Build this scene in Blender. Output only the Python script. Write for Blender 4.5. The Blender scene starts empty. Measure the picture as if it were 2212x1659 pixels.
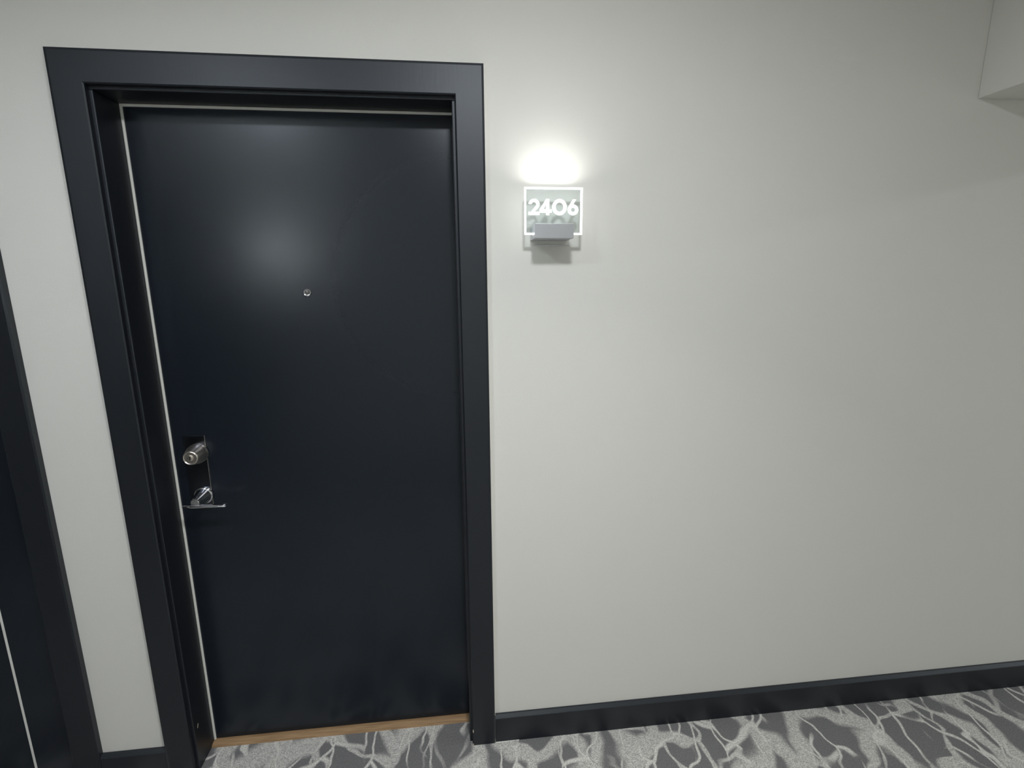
import bpy, bmesh, math, random
from mathutils import Vector, Matrix

S = bpy.context.scene
COL = S.collection

# ------------------------------------------------------------------ camera
cam = bpy.data.cameras.new('camera')
cam.sensor_fit = 'HORIZONTAL'; cam.sensor_width = 36.0
cam.lens = 1089.64 / 2212 * 36.0
cam.clip_start = 0.02
cam_o = bpy.data.objects.new('camera', cam); COL.objects.link(cam_o)
cam_o.location = (-0.09507, -1.50957, 1.59781)
cam_o.rotation_euler = (1.3696562, 0.0080141, -0.1116728)
S.camera = cam_o

# ------------------------------------------------------------------ world, lights, exposure
w = bpy.data.worlds.new('world'); S.world = w; w.use_nodes = True
w.node_tree.nodes['Background'].inputs[0].default_value = (0.9, 0.95, 1.0, 1)
w.node_tree.nodes['Background'].inputs[1].default_value = 0.05
S.view_settings.view_transform = 'Standard'; S.view_settings.look = 'None'
S.view_settings.gamma = 1.0; S.view_settings.use_curve_mapping = False
S.view_settings.exposure = 0.12

CEIL = 2.6
WIDE = 2.30                       # corridor width

def area_light(name, loc, energy, size, color, rot=(0, 0, 0), size_y=None, spread=180):
    l = bpy.data.lights.new(name, 'AREA'); l.energy = energy; l.color = color
    if size_y: l.shape = 'RECTANGLE'; l.size = size; l.size_y = size_y
    else: l.shape = 'DISK'; l.size = size
    l.spread = math.radians(spread)
    o = bpy.data.objects.new(name, l); COL.objects.link(o); o.location = loc; o.rotation_euler = rot
    return o

LY = -1.15                        # the row of ceiling lights runs down the middle of the corridor
# x, diffuse watts, downlight watts, colour
LIGHTS = [(0.06, 15.0, 4.9, (0.98, 0.99, 1.03)), (-1.0, 7.7, 0.0, (0.93, 0.98, 1.09)), (5.0, 42.0, 0.0, (0.96, 0.99, 1.05))]
for lx, e, e2, c in LIGHTS:
    area_light('ceiling_lamp', (lx, LY, CEIL - 0.034), e, 0.20, c, spread=160 if lx == -1.0 else 180)
    if e2: area_light('ceiling_downlight', (lx, LY, CEIL - 0.036), e2, 0.12, (1.02, 1.0, 0.97), spread=100)

# ------------------------------------------------------------------ materials
def srgb(r, g, b):
    f = lambda v: (v / 12.92 if v <= 0.04045 else ((v + 0.055) / 1.055) ** 2.4)
    return (f(r / 255), f(g / 255), f(b / 255), 1)

def mat(name, col, rough=0.5, metal=0.0, spec=0.5, coat=0.0):
    m = bpy.data.materials.new(name); m.use_nodes = True
    b = m.node_tree.nodes['Principled BSDF']
    b.inputs['Base Color'].default_value = col
    b.inputs['Roughness'].default_value = rough
    b.inputs['Metallic'].default_value = metal
    b.inputs['Specular IOR Level'].default_value = spec
    b.inputs['Coat Weight'].default_value = coat
    if 'paint' in name and col[2] > col[0] * 1.15: b.inputs['Specular Tint'].default_value = (0.88, 0.95, 1.0, 1)
    return m

def nd(m, typ, **kw):
    n = m.node_tree.nodes.new(typ)
    for k, v in kw.items(): setattr(n, k, v)
    return n

def lk(m, a, b): m.node_tree.links.new(a, b)

def bump(m, scale, strength, dist=0.001, detail=4, vec_scale=None):
    b = m.node_tree.nodes['Principled BSDF']
    tc = nd(m, 'ShaderNodeTexCoord'); n = nd(m, 'ShaderNodeTexNoise')
    src = tc.outputs['Object']
    if vec_scale:
        mp = nd(m, 'ShaderNodeMapping'); mp.inputs['Scale'].default_value = vec_scale
        lk(m, src, mp.inputs['Vector']); src = mp.outputs['Vector']
    lk(m, src, n.inputs['Vector'])
    n.inputs['Scale'].default_value = scale; n.inputs['Detail'].default_value = detail
    bp = nd(m, 'ShaderNodeBump'); bp.inputs['Strength'].default_value = strength; bp.inputs['Distance'].default_value = dist
    lk(m, n.outputs['Fac'], bp.inputs['Height']); lk(m, bp.outputs['Normal'], b.inputs['Normal'])
    return n

M_WALL = mat('wall_paint', srgb(226, 226, 219), 0.62, spec=0.35); bump(M_WALL, 260, 0.35, 0.0006, 3)
M_CEIL = mat('ceiling_paint', srgb(232, 232, 228), 0.8); bump(M_CEIL, 200, 0.3, 0.0006)
M_DOOR = mat('door_paint', srgb(23, 29, 37), 0.265, spec=0.5); bump(M_DOOR, 320, 0.10, 0.0004, 3)
M_TRIM = mat('trim_paint', srgb(17, 20, 27), 0.46, spec=0.72); bump(M_TRIM, 14, 0.12, 0.0015, 5, (9, 9, 1))
M_SEAL = mat('seal_vinyl', srgb(238, 238, 230), 0.55)
M_CAULK = mat('caulk', srgb(240, 240, 232), 0.5)
M_CHIP = mat('bare_primer', srgb(215, 205, 180), 0.7)
M_CHROME = mat('polished_chrome', (0.72, 0.72, 0.74, 1), 0.09, 1.0)
M_PLATE = mat('dark_lock_plate', (0.11, 0.12, 0.14, 1), 0.22, 1.0)
M_NICKEL = mat('satin_nickel', (0.66, 0.61, 0.55, 1), 0.33, 1.0)
M_DARKHOLE = mat('keyway_black', (0.01, 0.01, 0.01, 1), 0.5)
M_LENS = mat('peephole_lens', (0.05, 0.052, 0.05, 1), 0.12, 0.0, 0.8, 1.0)
M_ALU = mat('brushed_aluminium', (0.60, 0.62, 0.65, 1), 0.36, 0.85); bump(M_ALU, 60, 0.08, 0.0004, 3, (1, 30, 30))

# wood threshold
M_WOOD = mat('oak_threshold', srgb(152, 126, 94), 0.55)
_b = M_WOOD.node_tree.nodes['Principled BSDF']
tc = nd(M_WOOD, 'ShaderNodeTexCoord'); mp = nd(M_WOOD, 'ShaderNodeMapping'); mp.inputs['Scale'].default_value = (3, 60, 60)
n = nd(M_WOOD, 'ShaderNodeTexNoise'); n.inputs['Scale'].default_value = 4; n.inputs['Detail'].default_value = 6
r = nd(M_WOOD, 'ShaderNodeValToRGB')
r.color_ramp.elements[0].position = 0.35; r.color_ramp.elements[0].color = srgb(140, 112, 80)
r.color_ramp.elements[1].position = 0.7; r.color_ramp.elements[1].color = srgb(170, 140, 104)
lk(M_WOOD, tc.outputs['Object'], mp.inputs[0]); lk(M_WOOD, mp.outputs[0], n.inputs[0]); lk(M_WOOD, n.outputs['Fac'], r.inputs[0]); lk(M_WOOD, r.outputs[0], _b.inputs['Base Color'])

# clear acrylic: thin slab, tinted transparency with fresnel gloss
def acrylic():
    m = bpy.data.materials.new('clear_acrylic'); m.use_nodes = True; t = m.node_tree; t.nodes.clear()
    o = t.nodes.new('ShaderNodeOutputMaterial'); tr = t.nodes.new('ShaderNodeBsdfTransparent'); tr.inputs[0].default_value = (0.93, 0.955, 0.96, 1)
    g = t.nodes.new('ShaderNodeBsdfGlossy'); g.inputs['Roughness'].default_value = 0.05
    fr = t.nodes.new('ShaderNodeFresnel'); fr.inputs[0].default_value = 1.49
    mx = t.nodes.new('ShaderNodeMixShader')
    t.links.new(fr.outputs[0], mx.inputs[0]); t.links.new(tr.outputs[0], mx.inputs[1]); t.links.new(g.outputs[0], mx.inputs[2]); t.links.new(mx.outputs[0], o.inputs[0])
    return m
M_ACRYL = acrylic()

def emit(name, col, strength):
    m = mat(name, (0.8, 0.8, 0.8, 1), 0.4)
    b = m.node_tree.nodes['Principled BSDF']
    b.inputs['Emission Color'].default_value = col; b.inputs['Emission Strength'].default_value = strength
    return m
M_EDGE = emit('lit_acrylic_edge', (1.0, 1.0, 0.97, 1), 2.2)
M_DIGIT = emit('lit_etched_digit', (1.0, 1.0, 0.96, 1), 0.6)
M_DIFF = emit('lamp_diffuser', (1.0, 0.98, 0.94, 1), 3.0)

# patterned carpet: dark petals, pale mottled drifts, thin brush strokes, pile speckle
def carpet():
    m = mat('patterned_carpet', (0.1, 0.1, 0.1, 1), 0.95, spec=0.1)
    b = m.node_tree.nodes['Principled BSDF']
    tc = nd(m, 'ShaderNodeTexCoord'); P = tc.outputs['Object']
    def noise(scale, detail=3, vec=P, rough=0.5, dist=0.0):
        n = nd(m, 'ShaderNodeTexNoise'); n.inputs['Scale'].default_value = scale; n.inputs['Detail'].default_value = detail
        n.inputs['Roughness'].default_value = rough; n.inputs['Distortion'].default_value = dist
        lk(m, vec, n.inputs['Vector']); return n
    def mth(op, a, c=None, clamp=False):
        n = nd(m, 'ShaderNodeMath', operation=op); n.use_clamp = clamp
        for i, v in enumerate((a, c)):
            if v is None: continue
            if isinstance(v, (int, float)): n.inputs[i].default_value = v
            else: lk(m, v, n.inputs[i])
        return n.outputs[0]
    def mapr(v, a, c, lo=0.0, hi=1.0):
        n = nd(m, 'ShaderNodeMapRange', interpolation_type='SMOOTHSTEP')
        lk(m, v, n.inputs['Value']); n.inputs['From Min'].default_value = a; n.inputs['From Max'].default_value = c
        n.inputs['To Min'].default_value = lo; n.inputs['To Max'].default_value = hi
        return n.outputs[0]
    def warp(vec, scale, amt, seed):
        off = nd(m, 'ShaderNodeVectorMath', operation='ADD'); off.inputs[1].default_value = (seed, seed * 1.7, seed * .3); lk(m, vec, off.inputs[0])
        n = noise(scale, 2, off.outputs[0])
        sb = nd(m, 'ShaderNodeVectorMath', operation='SUBTRACT'); lk(m, n.outputs['Color'], sb.inputs[0]); sb.inputs[1].default_value = (.5, .5, .5)
        sc = nd(m, 'ShaderNodeVectorMath', operation='SCALE'); lk(m, sb.outputs[0], sc.inputs[0]); sc.inputs['Scale'].default_value = amt
        ad = nd(m, 'ShaderNodeVectorMath', operation='ADD'); lk(m, vec, ad.inputs[0]); lk(m, sc.outputs[0], ad.inputs[1])
        return ad.outputs[0]
    def edges(vec, scale, rot, stretch, seed):
        mp = nd(m, 'ShaderNodeMapping'); mp.inputs['Rotation'].default_value = (0, 0, rot); mp.inputs['Scale'].default_value = stretch
        mp.inputs['Location'].default_value = (seed, seed * .7, 0); lk(m, vec, mp.inputs[0])
        v = nd(m, 'ShaderNodeTexVoronoi', feature='DISTANCE_TO_EDGE', voronoi_dimensions='2D'); v.inputs['Scale'].default_value = scale
        lk(m, mp.outputs[0], v.inputs['Vector']); return v.outputs['Distance']
    w1 = warp(P, 4.0, 0.28, 1.3); w2 = warp(P, 5.5, 0.22, 7.9); w3 = warp(P, 3.5, 0.25, 3.1)
    # pale drifts around dark petals
    e1 = edges(w1, 6.0, 0.5, (1, 0.62, 1), 0.37)
    thick = mapr(noise(3.2, 2).outputs['Fac'], 0.36, 0.67, 0.03, 0.30)
    d1 = mth('SUBTRACT', 1.0, mth('DIVIDE', e1, thick), True)
    drift = mapr(d1, 0.0, 0.55)
    # thin strokes
    e2 = edges(w2, 7.5, 1.05, (1, 0.42, 1), 2.2); s2 = mapr(e2, 0.015, 0.055, 1.0, 0.0)
    e3 = edges(w3, 8.5, -0.55, (1, 0.36, 1), 5.1); s3 = mapr(e3, 0.012, 0.05, 1.0, 0.0)
    gate2 = mapr(noise(5.0, 2, w1).outputs['Fac'], 0.42, 0.56); gate3 = mapr(noise(4.0, 2, w2).outputs['Fac'], 0.40, 0.54)
    strokes = mth('MAXIMUM', mth('MULTIPLY', s2, gate2), mth('MULTIPLY', s3, gate3))
    # pile speckle
    sp = noise(210, 3, P, 0.7).outputs['Fac']; sp2 = noise(70, 3, P, 0.7).outputs['Fac']
    mott = mapr(mth('ADD', mth('MULTIPLY', sp, 0.55), mth('MULTIPLY', sp2, 0.45)), 0.36, 0.62, 0.45, 1.0)
    drift = mth('MULTIPLY', drift, mott)
    tot = mth('MAXIMUM', mth('MULTIPLY', drift, 0.88), mth('MULTIPLY', strokes, mapr(sp, .3, .6, .72, 1.0)))
    cr = nd(m, 'ShaderNodeValToRGB'); cr.color_ramp.elements[0].color = srgb(124, 124, 124); cr.color_ramp.elements[1].color = srgb(226, 225, 218)
    lk(m, tot, cr.inputs[0])
    mul = nd(m, 'ShaderNodeMixRGB', blend_type='MULTIPLY'); mul.inputs[0].default_value = 1.0
    lk(m, cr.outputs[0], mul.inputs[1]); sv = mapr(sp, 0.25, 0.75, 0.72, 1.12); lk(m, sv, mul.inputs[2])
    lk(m, mul.outputs[0], b.inputs['Base Color'])
    bp = nd(m, 'ShaderNodeBump'); bp.inputs['Strength'].default_value = 0.7; bp.inputs['Distance'].default_value = 0.004
    lk(m, sp, bp.inputs['Height']); lk(m, bp.outputs[0], b.inputs['Normal'])
    return m
M_CARPET = carpet()

# ------------------------------------------------------------------ helpers
def tag(o, label=None, cat=None, group=None, kind=None):
    if label: o['label'] = label
    if cat: o['category'] = cat
    if group: o['group'] = group
    if kind: o['kind'] = kind
    return o

def mesh_obj(name, bm, material, parent=None, smooth=False):
    bmesh.ops.recalc_face_normals(bm, faces=bm.faces[:])
    me = bpy.data.meshes.new(name); bm.to_mesh(me); bm.free()
    me.materials.append(material)
    if smooth:
        for p in me.polygons: p.use_smooth = True
        me.set_sharp_from_angle(angle=math.radians(38))
    o = bpy.data.objects.new(name, me); COL.objects.link(o)
    if parent: o.parent = parent
    return o

def empty(name, loc=(0, 0, 0)):
    o = bpy.data.objects.new(name, None); COL.objects.link(o); o.location = loc; o.empty_display_size = 0.1
    return o

def box(bm, x0, x1, y0, y1, z0, z1, bev=0.0, seg=2):
    vs = [bm.verts.new((x, y, z)) for x in (x0, x1) for y in (y0, y1) for z in (z0, z1)]
    fs = [bm.faces.new([vs[i] for i in q]) for q in ((0, 1, 3, 2), (4, 6, 7, 5), (0, 4, 5, 1), (2, 3, 7, 6), (0, 2, 6, 4), (1, 5, 7, 3))]
    if bev:
        es = list({e for f in fs for e in f.edges})
        bmesh.ops.bevel(bm, geom=es, offset=bev, segments=seg, affect='EDGES', profile=0.5)
    return bm

def BX(*a, **k): return box(bmesh.new(), *a, **k)

def prism(bm, rings):
    """rings: list of equal-length closed vertex loops, skinned and capped"""
    R = [[bm.verts.new(p) for p in r] for r in rings]
    n = len(R[0])
    for a, c in zip(R, R[1:]):
        for i in range(n): bm.faces.new((a[i], a[(i + 1) % n], c[(i + 1) % n], c[i]))
    bm.faces.new(R[0][::-1]); bm.faces.new(R[-1])
    return bm

def lathe_y(bm, c, prof, seg=40):
    """profile of (distance out towards -y, radius) turned about the y axis through c"""
    rings = []
    for d, r in prof:
        rings.append([(c[0] + r * math.cos(2 * math.pi * i / seg), c[1] - d, c[2] + r * math.sin(2 * math.pi * i / seg)) for i in range(seg)])
    return prism(bm, rings)

# ------------------------------------------------------------------ dimensions of the door
CW, ZT, DD, RV, T = 0.0791, 2.0903, 0.107, 0.0085, 0.019
XR, XL = -0.0791, -0.9991          # inner edges of the casing
ZB = 0.1059                        # baseboard height
NXR, NXL = -1.356, -2.276          # neighbour door
WT = 0.22                          # wall thickness
X0, X1 = -5.0, 7.0

def wall_with_openings(name, y0, y1, openings):
    bm = bmesh.new()
    xs = sorted({X0, X1, *[v for o in openings for v in o[:2]]}); zs = [0.0, *sorted({o[2] for o in openings}), CEIL]
    solid = [[not any(o[0] <= (a + b) / 2 <= o[1] and (c + d) / 2 < o[2] for o in openings) for c, d in zip(zs, zs[1:])] for a, b in zip(xs, xs[1:])]
    V = {}
    def v(i, y, k):
        key = (i, y, k)
        if key not in V: V[key] = bm.verts.new((xs[i], y, zs[k]))
        return V[key]
    nx, nz = len(xs) - 1, len(zs) - 1
    for i in range(nx):
        for k in range(nz):
            if not solid[i][k]: continue
            for y in (y0, y1): bm.faces.new((v(i, y, k), v(i + 1, y, k), v(i + 1, y, k + 1), v(i, y, k + 1)))
            if i == 0 or not solid[i - 1][k]: bm.faces.new((v(i, y0, k), v(i, y1, k), v(i, y1, k + 1), v(i, y0, k + 1)))
            if i == nx - 1 or not solid[i + 1][k]: bm.faces.new((v(i + 1, y0, k), v(i + 1, y1, k), v(i + 1, y1, k + 1), v(i + 1, y0, k + 1)))
            if k == 0 or not solid[i][k - 1]: bm.faces.new((v(i, y0, k), v(i + 1, y0, k), v(i + 1, y1, k), v(i, y1, k)))
            if k == nz - 1 or not solid[i][k + 1]: bm.faces.new((v(i, y0, k + 1), v(i + 1, y0, k + 1), v(i + 1, y1, k + 1), v(i, y1, k + 1)))
    return mesh_obj(name, bm, M_WALL)

JT = 0.018
def opening(xl, xr): return (xl + RV - JT, xr - RV + JT, ZT - RV + JT)
ODL, ODR = -2.75, -1.62             # door across the corridor (behind the camera)

# ------------------------------------------------------------------ the room
o = wall_with_openings('wall_back', 0.0, WT, [opening(XL, XR), opening(NXL, NXR)])
tag(o, 'pale grey painted corridor wall around the dark entry door', 'wall', kind='structure')
o = wall_with_openings('wall_front', -WIDE - WT, -WIDE, [opening(ODL, ODR)])
tag(o, 'pale corridor wall facing the entry door', 'wall', kind='structure')
o = mesh_obj('wall_left', BX(X0 - .1, X0, -WIDE - WT, WT, 0, CEIL), M_WALL); tag(o, 'far left end wall of the corridor', 'wall', kind='structure')
o = mesh_obj('wall_right', BX(X1, X1 + .1, -WIDE - WT, WT, 0, CEIL), M_WALL); tag(o, 'far right end wall of the corridor', 'wall', kind='structure')
o = mesh_obj('floor', BX(X0 - .1, X1 + .1, -WIDE - WT, WT + .05, -0.1, 0.0), M_CARPET); tag(o, 'grey patterned corridor carpet with pale brush strokes', 'floor', kind='structure')
o = mesh_obj('ceiling', BX(X0 - .1, X1 + .1, -WIDE - WT, WT, CEIL, CEIL + .1), M_CEIL); tag(o, 'white painted corridor ceiling', 'ceiling', kind='structure')
o = mesh_obj('ceiling_bulkhead', BX(1.505, 2.8, -WIDE, 0.0, 2.131, CEIL, bev=.003), M_WALL)
tag(o, 'boxed grey ceiling bulkhead crossing the corridor at upper right', 'bulkhead', kind='structure')

# ------------------------------------------------------------------ trim: casing, jamb
PROF = [(0, 0), (0, .0172), (.006, T), (CW - .003, T), (CW, T - .003), (CW, 0)]   # (from outer edge inwards, proud of wall)
def door_frame(name, xl, xr, ywall=0.0, sgn=1, depth=WT):
    """sgn=1: wall faces -y; sgn=-1: wall faces +y"""
    root = empty(name, ((xl + xr) / 2, ywall, 0))
    inv = Matrix.Translation(-root.location)
    def fin(nm, bm, m, smooth=False):
        bm.transform(inv); return mesh_obj(nm, bm, m, root, smooth)
    g = 0.0
    fin('casing', prism(bmesh.new(), [[(xl - CW + u, ywall - sgn * d, 0) for u, d in PROF], [(xl - CW + u, ywall - sgn * d, ZT + CW - u - g) for u, d in PROF]]), M_TRIM)
    fin('casing', prism(bmesh.new(), [[(xr + CW - u, ywall - sgn * d, 0) for u, d in PROF], [(xr + CW - u, ywall - sgn * d, ZT + CW - u - g) for u, d in PROF]]), M_TRIM)
    fin('casing', prism(bmesh.new(), [[(xl - CW + u, ywall - sgn * d, ZT + CW - u) for u, d in PROF], [(xr + CW - u, ywall - sgn * d, ZT + CW - u) for u, d in PROF]]), M_TRIM)
    ya, yb = sorted((ywall - sgn * .0015, ywall + sgn * depth))
    fin('jamb', BX(xl + RV - JT, xl + RV, ya, yb, 0, ZT - RV, bev=.0024), M_TRIM)
    fin('jamb', BX(xr - RV, xr - RV + JT, ya, yb, 0, ZT - RV, bev=.0024), M_TRIM)
    fin('jamb', BX(xl + RV - JT, xr - RV + JT, ya, yb, ZT - RV, ZT - RV + JT, bev=.0024), M_TRIM)
    return root, fin

fr, fin = door_frame('trim_1', XL, XR)
tag(fr, 'dark charcoal door casing and jamb around the numbered entry door', 'door frame', kind='structure')
ca = BX(0.0, .0022, -.011, 0, ZB, ZT + CW, bev=.0007); fin('caulk', ca, M_CAULK)['label'] = 'thin white caulk line beside the casing'
ca = BX(XL - CW, XR + CW, -.005, 0, ZT + CW, ZT + CW + .0016); fin('caulk', ca, M_CAULK)
def chip(pts_y, pts, axis='y'):
    bm = bmesh.new()
    a = []; b = []
    for p, q in pts:
        if axis == 'y': a.append((p, pts_y + .0008, q)); b.append((p, pts_y - .0005, q))
        else: a.append((pts_y - .0008, p, q)); b.append((pts_y + .0005, p, q))
    return prism(bm, [a, b])
fin('paint_chip', chip(-T, [(-.0775, .052), (-.0750, .054), (-.0745, .061), (-.0765, .067), (-.0780, .060)]), M_CHIP)
fin('paint_chip', chip(-T, [(-.0785, .0005), (-.0755, .001), (-.0758, .008), (-.0780, .007)]), M_CHIP)
fin('paint_chip', chip(XL + RV, [(.018, .146), (.022, .149), (.026, .158), (.023, .157)], 'x'), M_CHIP)

fr2, fin2 = door_frame('trim_2', NXL, NXR)
tag(fr2, 'dark charcoal door casing and jamb at the left edge', 'door frame', kind='structure')
fr3, fin3 = door_frame('trim_3', ODL, ODR, -WIDE, -1)
tag(fr3, 'dark charcoal door casing across the corridor', 'door frame', kind='structure')

# ------------------------------------------------------------------ baseboards
BT = 0.016
BPROF = [(0, 0), (BT, 0), (BT, ZB - .011), (BT - .001, ZB - .0095), (.006, ZB), (0, ZB)]
def baseboard(name, xa, xb, label, y=0.0, s=1):
    bm = prism(bmesh.new(), [[(xa, y - s * d, z) for d, z in BPROF], [(xb, y - s * d, z) for d, z in BPROF]])
    o = mesh_obj(name, bm, M_TRIM); tag(o, label, 'baseboard', kind='structure'); return o
bb = baseboard('baseboard_back', .0023, X1, 'long dark bevelled baseboard along the wall right of the door')
g = mesh_obj('caulk', BX(.003, .085, -BT - .0014, -BT, 0, .0014), M_CAULK, bb); g['label'] = 'thin pale gap line under the baseboard'
baseboard('baseboard_back', NXR + CW, XL - CW, 'short dark baseboard between the two door casings')
baseboard('baseboard_back', X0, NXL - CW, 'dark baseboard left of the neighbouring door')
baseboard('baseboard_front', ODR + CW, X1, 'dark baseboard across the corridor', -WIDE, -1)
baseboard('baseboard_front', X0, ODL - CW, 'dark baseboard across the corridor beyond the opposite door', -WIDE, -1)

# ------------------------------------------------------------------ threshold
th = mesh_obj('threshold', prism(bmesh.new(), [[(x, .080, 0), (x, .083, .006), (x, .098, .0105), (x, .19, .0105), (x, .19, 0)] for x in (XL + RV, XR - RV)]), M_WOOD)
tag(th, 'bare light wood threshold strip under the entry door', 'threshold')

# ------------------------------------------------------------------ doors
SW = 0.0068
d1 = empty('door_1', ((XL + XR) / 2, DD, .012)); tag(d1, 'dark charcoal flush entry door with lever, deadbolt and peephole', 'door', kind='structure')
inv1 = Matrix.Translation(-d1.location)
def D1(nm, bm, m, smooth=False, parent=None):
    bm.transform(inv1); return mesh_obj(nm, bm, m, parent or d1, smooth)
JL, JR, JZ = XL + RV, XR - RV, ZT - RV
D1('leaf', BX(JL + .001, JR - .001, DD, DD + .045, .0125, JZ - .001, bev=.0012), M_DOOR)
sl = D1('seal', BX(JL, JL + SW, DD - .006, DD - .0003, .0115, JZ, bev=.0015), M_SEAL); sl['label'] = 'white door seal strip'
D1('seal', BX(JL + SW, JR, DD - .006, DD - .0003, JZ - SW, JZ, bev=.0015), M_SEAL)['label'] = 'white door seal strip'

# peephole
PC = (-.5395, DD, 1.5688)
ph = D1('peephole', lathe_y(bmesh.new(), PC, [(-.002, .0125), (.002, .0125), (.0042, .0112), (.0050, .0098), (.0044, .0086), (.0022, .0078), (.0018, .002)]), M_CHROME, True)
ph['label'] = 'small chrome peephole'
D1('lens', lathe_y(bmesh.new(), PC, [(.0016, .0072), (.0030, .0066), (.0042, .0046), (.0048, .0018)]), M_LENS, True, ph)
ph.children[0].parent = ph
# lock plate
LX, LZ = -.9125, 1.076
lp = D1('lock_plate', BX(-.9525, -.888, DD - .0035, DD, .893, 1.1325, bev=.0009), M_PLATE)
D1('plate_edge_glint', BX(-.8882, -.8872, DD - .0038, DD, .8935, 1.132, bev=.0003), M_NICKEL, False, lp)  # added strip: glint on the plate's right edge put into brighter metal
lp['label'] = 'narrow polished lock plate'
db = D1('deadbolt', lathe_y(bmesh.new(), (LX, DD - .0035, LZ), [(-.001, .0315), (.005, .0315), (.0072, .0300), (.0092, .0300), (.011, .0312), (.016, .0308), (.045, .0232), (.049, .0218), (.0505, .0196), (.0485, .0176), (.0482, .002)]), M_NICKEL, True)
db['label'] = 'satin nickel deadbolt cylinder'
D1('lock_core', lathe_y(bmesh.new(), (LX, DD - .0527, LZ), [(-.001, .0092), (.0016, .0090), (.0022, .0080), (.0022, .001)]), M_NICKEL, True, db)
D1('keyway', BX(LX - .0011, LX + .0011, DD - .0560, DD - .0535, LZ - .0055, LZ + .0055), M_DARKHOLE, False, db)
# lever
HX, HZ = -.911, .9345
lv = D1('lever_handle', lathe_y(bmesh.new(), (HX, DD - .0035, HZ), [(-.001, .0285), (.005, .0285), (.0075, .0272), (.009, .0245), (.012, .0238), (.044, .0150), (.052, .0135), (.060, .0130), (.062, .0115)]), M_CHROME, True)
lv['label'] = 'polished chrome lever handle'
def lever_blade():
    rings = []
    secs = [(-.038, .0012, .0020, .0600), (-.030, .0030, .0060, .0600), (-.012, .0052, .0100, .0595), (.006, .0056, .0100, .0595), (.030, .0044, .0080, .0600), (.060, .0036, .0070, .0600), (.078, .0034, .0066, .0595), (.087, .0032, .0062, .0590), (.089, .0022, .0045, .0585)]
    for dx, hz, hy, out in secs:
        cx, cy, cz = HX + dx, DD - .0035 - out, HZ - .010 - max(dx, 0) * .05
        rings.append([(cx, cy + hy * math.copysign(abs(math.cos(a)) ** .6, math.cos(a)), cz + hz * math.copysign(abs(math.sin(a)) ** .6, math.sin(a))) for a in [2 * math.pi * i / 20 for i in range(20)]])
    return prism(bmesh.new(), rings)
D1('lever', lever_blade(), M_CHROME, True, lv)
D1('end_return', lathe_y(bmesh.new(), (HX + .082, DD - .0400, HZ - .0140), [(0, .0036), (.0012, .0044), (.021, .0044)], 20), M_CHROME, True, lv)

# neighbour door: narrow fixed leaf, white seal line, main leaf
DN = .020
d2 = empty('door_2', ((NXL + NXR) / 2, DN, .012)); tag(d2, 'dark neighbouring door at the left edge, split by a white seal line', 'door', kind='structure')
inv2 = Matrix.Translation(-d2.location)
def D2(nm, bm, m):
    bm.transform(inv2); return mesh_obj(nm, bm, m, d2)
NS = -1.4925
D2('leaf', BX(NXL + RV + .001, NS - .0085, DN, DN + .045, .0125, JZ - .001, bev=.0012), M_DOOR)
D2('side_panel', BX(NS, NXR - RV - .001, DN - .004, DN + .045, .0125, JZ - .001, bev=.0012), M_DOOR)
D2('seal', BX(NS - .0085, NS, DN - .003, DN + .03, .0115, JZ - .001, bev=.0012), M_SEAL)['label'] = 'white door seal strip'
# door across the corridor
d3 = empty('door_3', ((ODL + ODR) / 2, -WIDE - .02, .012)); tag(d3, 'dark flush door across the corridor', 'door', kind='structure')
bm = BX(ODL + RV, ODR - RV, -WIDE - .09, -WIDE - .045, .0, JZ, bev=.0012); bm.transform(Matrix.Translation(-d3.location)); mesh_obj('leaf', bm, M_DOOR, d3)

# ------------------------------------------------------------------ lit room sign
def ring_frame(x0, x1, z0, z1, ya, yb, wdt):
    bm = bmesh.new()
    o_ = [(x0, z0), (x1, z0), (x1, z1), (x0, z1)]; i_ = [(x0 + wdt, z0 + wdt), (x1 - wdt, z0 + wdt), (x1 - wdt, z1 - wdt), (x0 + wdt, z1 - wdt)]
    V = {(k, y): [bm.verts.new((p[0], y, p[1])) for p in L] for k, L in (('o', o_), ('i', i_)) for y in (ya, yb)}
    for i in range(4):
        j = (i + 1) % 4
        for y in (ya, yb): bm.faces.new((V['o', y][i], V['o', y][j], V['i', y][j], V['i', y][i]))
        for k in 'oi': bm.faces.new((V[k, ya][i], V[k, ya][j], V[k, yb][j], V[k, yb][i]))
    return bm

PX0, PX1, PZ0, PZ1 = .105, .269, 1.7256, 1.8518     # plate outline
PY0, PY1 = -.054, -.046
EW = .0044
def room_sign(label):
    root = empty('room_sign', (.187, 0, PZ0)); tag(root, label, 'sign')
    iv = Matrix.Translation(-root.location)
    def add(nm, bm, m, smooth=False, parent=None):
        bm.transform(iv); return mesh_obj(nm, bm, m, parent or root, smooth)
    pl = add('acrylic_plate', BX(PX0 + EW, PX1 - EW, PY0 + .0005, PY1 - .0005, PZ0 + EW, PZ1 - EW), M_ACRYL)
    add('lit_edge', ring_frame(PX0, PX1, PZ0, PZ1, PY0, PY1, EW), M_EDGE)['label'] = 'glowing white plate edge'
    hx0, hx1, hz0, hz1 = .1284, .2380, 1.7127, 1.7524
    hb = bmesh.new()
    box(hb, hx0, hx1, -.085, -.060, hz0, hz1, bev=.0012)
    box(hb, hx0 + .0015, hx1 - .0015, -.0605, -.040, hz0 + .001, hz0 + .012)
    box(hb, hx0, hx1, -.041, 0, hz0, hz1 - .006, bev=.001)
    add('holder', hb, M_ALU)['label'] = 'grey metal light holder'
    add('wall_lip', BX(.1355, .2455, -.003, 0, 1.6995, 1.7013, bev=.0004), M_ALU)  # thin metal strip on the wall just below the holder
    return root, add, pl

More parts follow.
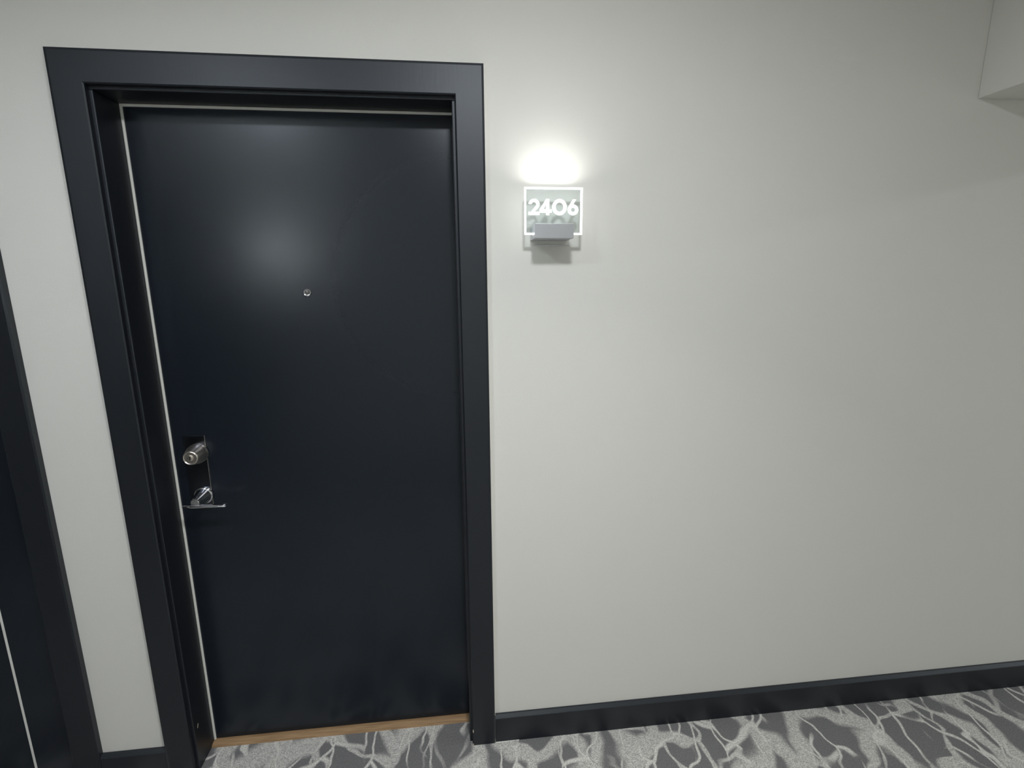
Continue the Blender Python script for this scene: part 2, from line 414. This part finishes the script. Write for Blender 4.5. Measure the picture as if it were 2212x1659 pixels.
CX = lambda u: PX0 + (u - 510) * (PX1 - PX0) / 702
CZ = lambda v: PZ1 - (v - 577) * (PZ1 - PZ0) / 565
def polys_to_digit(polys):
    bm = bmesh.new()
    for i, p in enumerate(polys):
        f, b = -.0552 - .00004 * i, -.0536
        prism(bm, [[(CX(u), f, CZ(v)) for u, v in p], [(CX(u), b, CZ(v)) for u, v in p]])
    return bm
def arc_band(cx, cy, rx0, ry0, rx1, ry1, a0, a1, n=28):
    """quads of a curved band; angles in degrees, counter-clockwise with v downwards"""
    q = []
    for i in range(n):
        p = []
        for (rx, ry, k) in ((rx0, ry0, i), (rx1, ry1, i), (rx1, ry1, i + 1), (rx0, ry0, i + 1)):
            a = math.radians(a0 + (a1 - a0) * k / n); p.append((cx + rx * math.cos(a), cy - ry * math.sin(a)))
        q.append(p)
    return q
def band_mesh(bands, polys):
    bm = polys_to_digit(polys) if polys else bmesh.new()
    for args in bands:
        qs = arc_band(*args)
        closed = abs(args[7] - args[6]) >= 359.9
        N = len(qs)
        ring = [(q[0], q[1]) for q in qs] + ([] if closed else [(qs[-1][3], qs[-1][2])])
        V = [[bm.verts.new((CX(p[0]), y, CZ(p[1]))) for p in pr for y in (-.0554, -.0536)] for pr in ring]
        m_ = len(V)
        for i in range(N):
            a, b = V[i], V[(i + 1) % m_]
            bm.faces.new((a[0], a[2], b[2], b[0])); bm.faces.new((a[1], b[1], b[3], a[3]))
            bm.faces.new((a[0], b[0], b[1], a[1])); bm.faces.new((a[2], a[3], b[3], b[2]))
        if not closed:
            for q in (V[0], V[-1]): bm.faces.new((q[0], q[1], q[3], q[2]))
    return bm

sg, add, plate = room_sign('clear lit acrylic room number sign 2406 beside the dark door')
two = band_mesh([(622, 781, 67, 66, 27, 26, 176, -38)], [[(643, 797), (675, 822), (628, 870), (555, 904)], [(555, 868), (688, 868), (688, 908), (555, 908)]])
four = band_mesh([], [[(768, 715), (808, 715), (808, 910), (768, 910)], [(690, 838), (838, 838), (838, 880), (690, 880)], [(690, 839), (768, 716), (786, 745), (736, 842)]])
zero = band_mesh([(930, 812, 90, 98, 47, 54, 0, 360)], [])
six = band_mesh([(1095, 844, 67, 66, 25, 25, 0, 360)], [[(1090, 718), (1134, 718), (1094, 786), (1062, 800), (1036, 812)]])
for nm, bm in (('digit_two', two), ('digit_four', four), ('digit_zero', zero), ('digit_six', six)):
    add(nm, bm, M_DIGIT, False, plate)
for c in plate.children:                                   # children sit in the plate's own space (plate is unmoved)
    c.parent = plate
# sign lamps: the light its strip sends out of the plate's top edge onto the wall
la = area_light('sign_lamp', (.187, -.049, PZ1 + .0015), 0.21, .125, (1.0, .99, .95), (math.radians(180), 0, 0), .006, 150)
la.parent = sg; la.location = Vector((0, -.049, PZ1 + .0015 - PZ0))

# its twin on the opposite wall (behind the camera): its glow is what shines back from the door
sg2, add2, _ = room_sign('lit acrylic sign on the wall across the corridor')
sg2.location = (-1.38, -WIDE, 1.56); sg2.rotation_euler = (0, 0, math.pi)
lb = area_light('sign_lamp', (0, 0, 0), 10.5, .120, (.95, .99, 1.06), (math.radians(180), 0, 0), .006, 110)
lb.parent = sg2; lb.location = Vector((0, -.049, PZ1 + .0015 - PZ0))

# ------------------------------------------------------------------ ceiling fixtures
for i, (lx, e, e2, c) in enumerate(LIGHTS):
    f = empty('ceiling_light', (lx, LY, CEIL)); tag(f, 'round flush ceiling light ' + ('above the entry door', 'left along the corridor', 'right beyond the bulkhead')[i], 'ceiling light', 'corridor ceiling lights')
    bm = bmesh.new()
    prism(bm, [[(r_ * math.cos(a), r_ * math.sin(a), z) for a in [2 * math.pi * k / 32 for k in range(32)]] for r_, z in ((.125, 0), (.125, -.024), (.115, -.030), (.105, -.030), (.105, -.022))])
    mesh_obj('rim', bm, M_ALU, f, True)
    bm = bmesh.new()
    prism(bm, [[(r_ * math.cos(a), r_ * math.sin(a), z) for a in [2 * math.pi * k / 32 for k in range(32)]] for r_, z in ((.103, -.0225), (.103, -.028))])
    mesh_obj('diffuser', bm, M_DIFF, f)
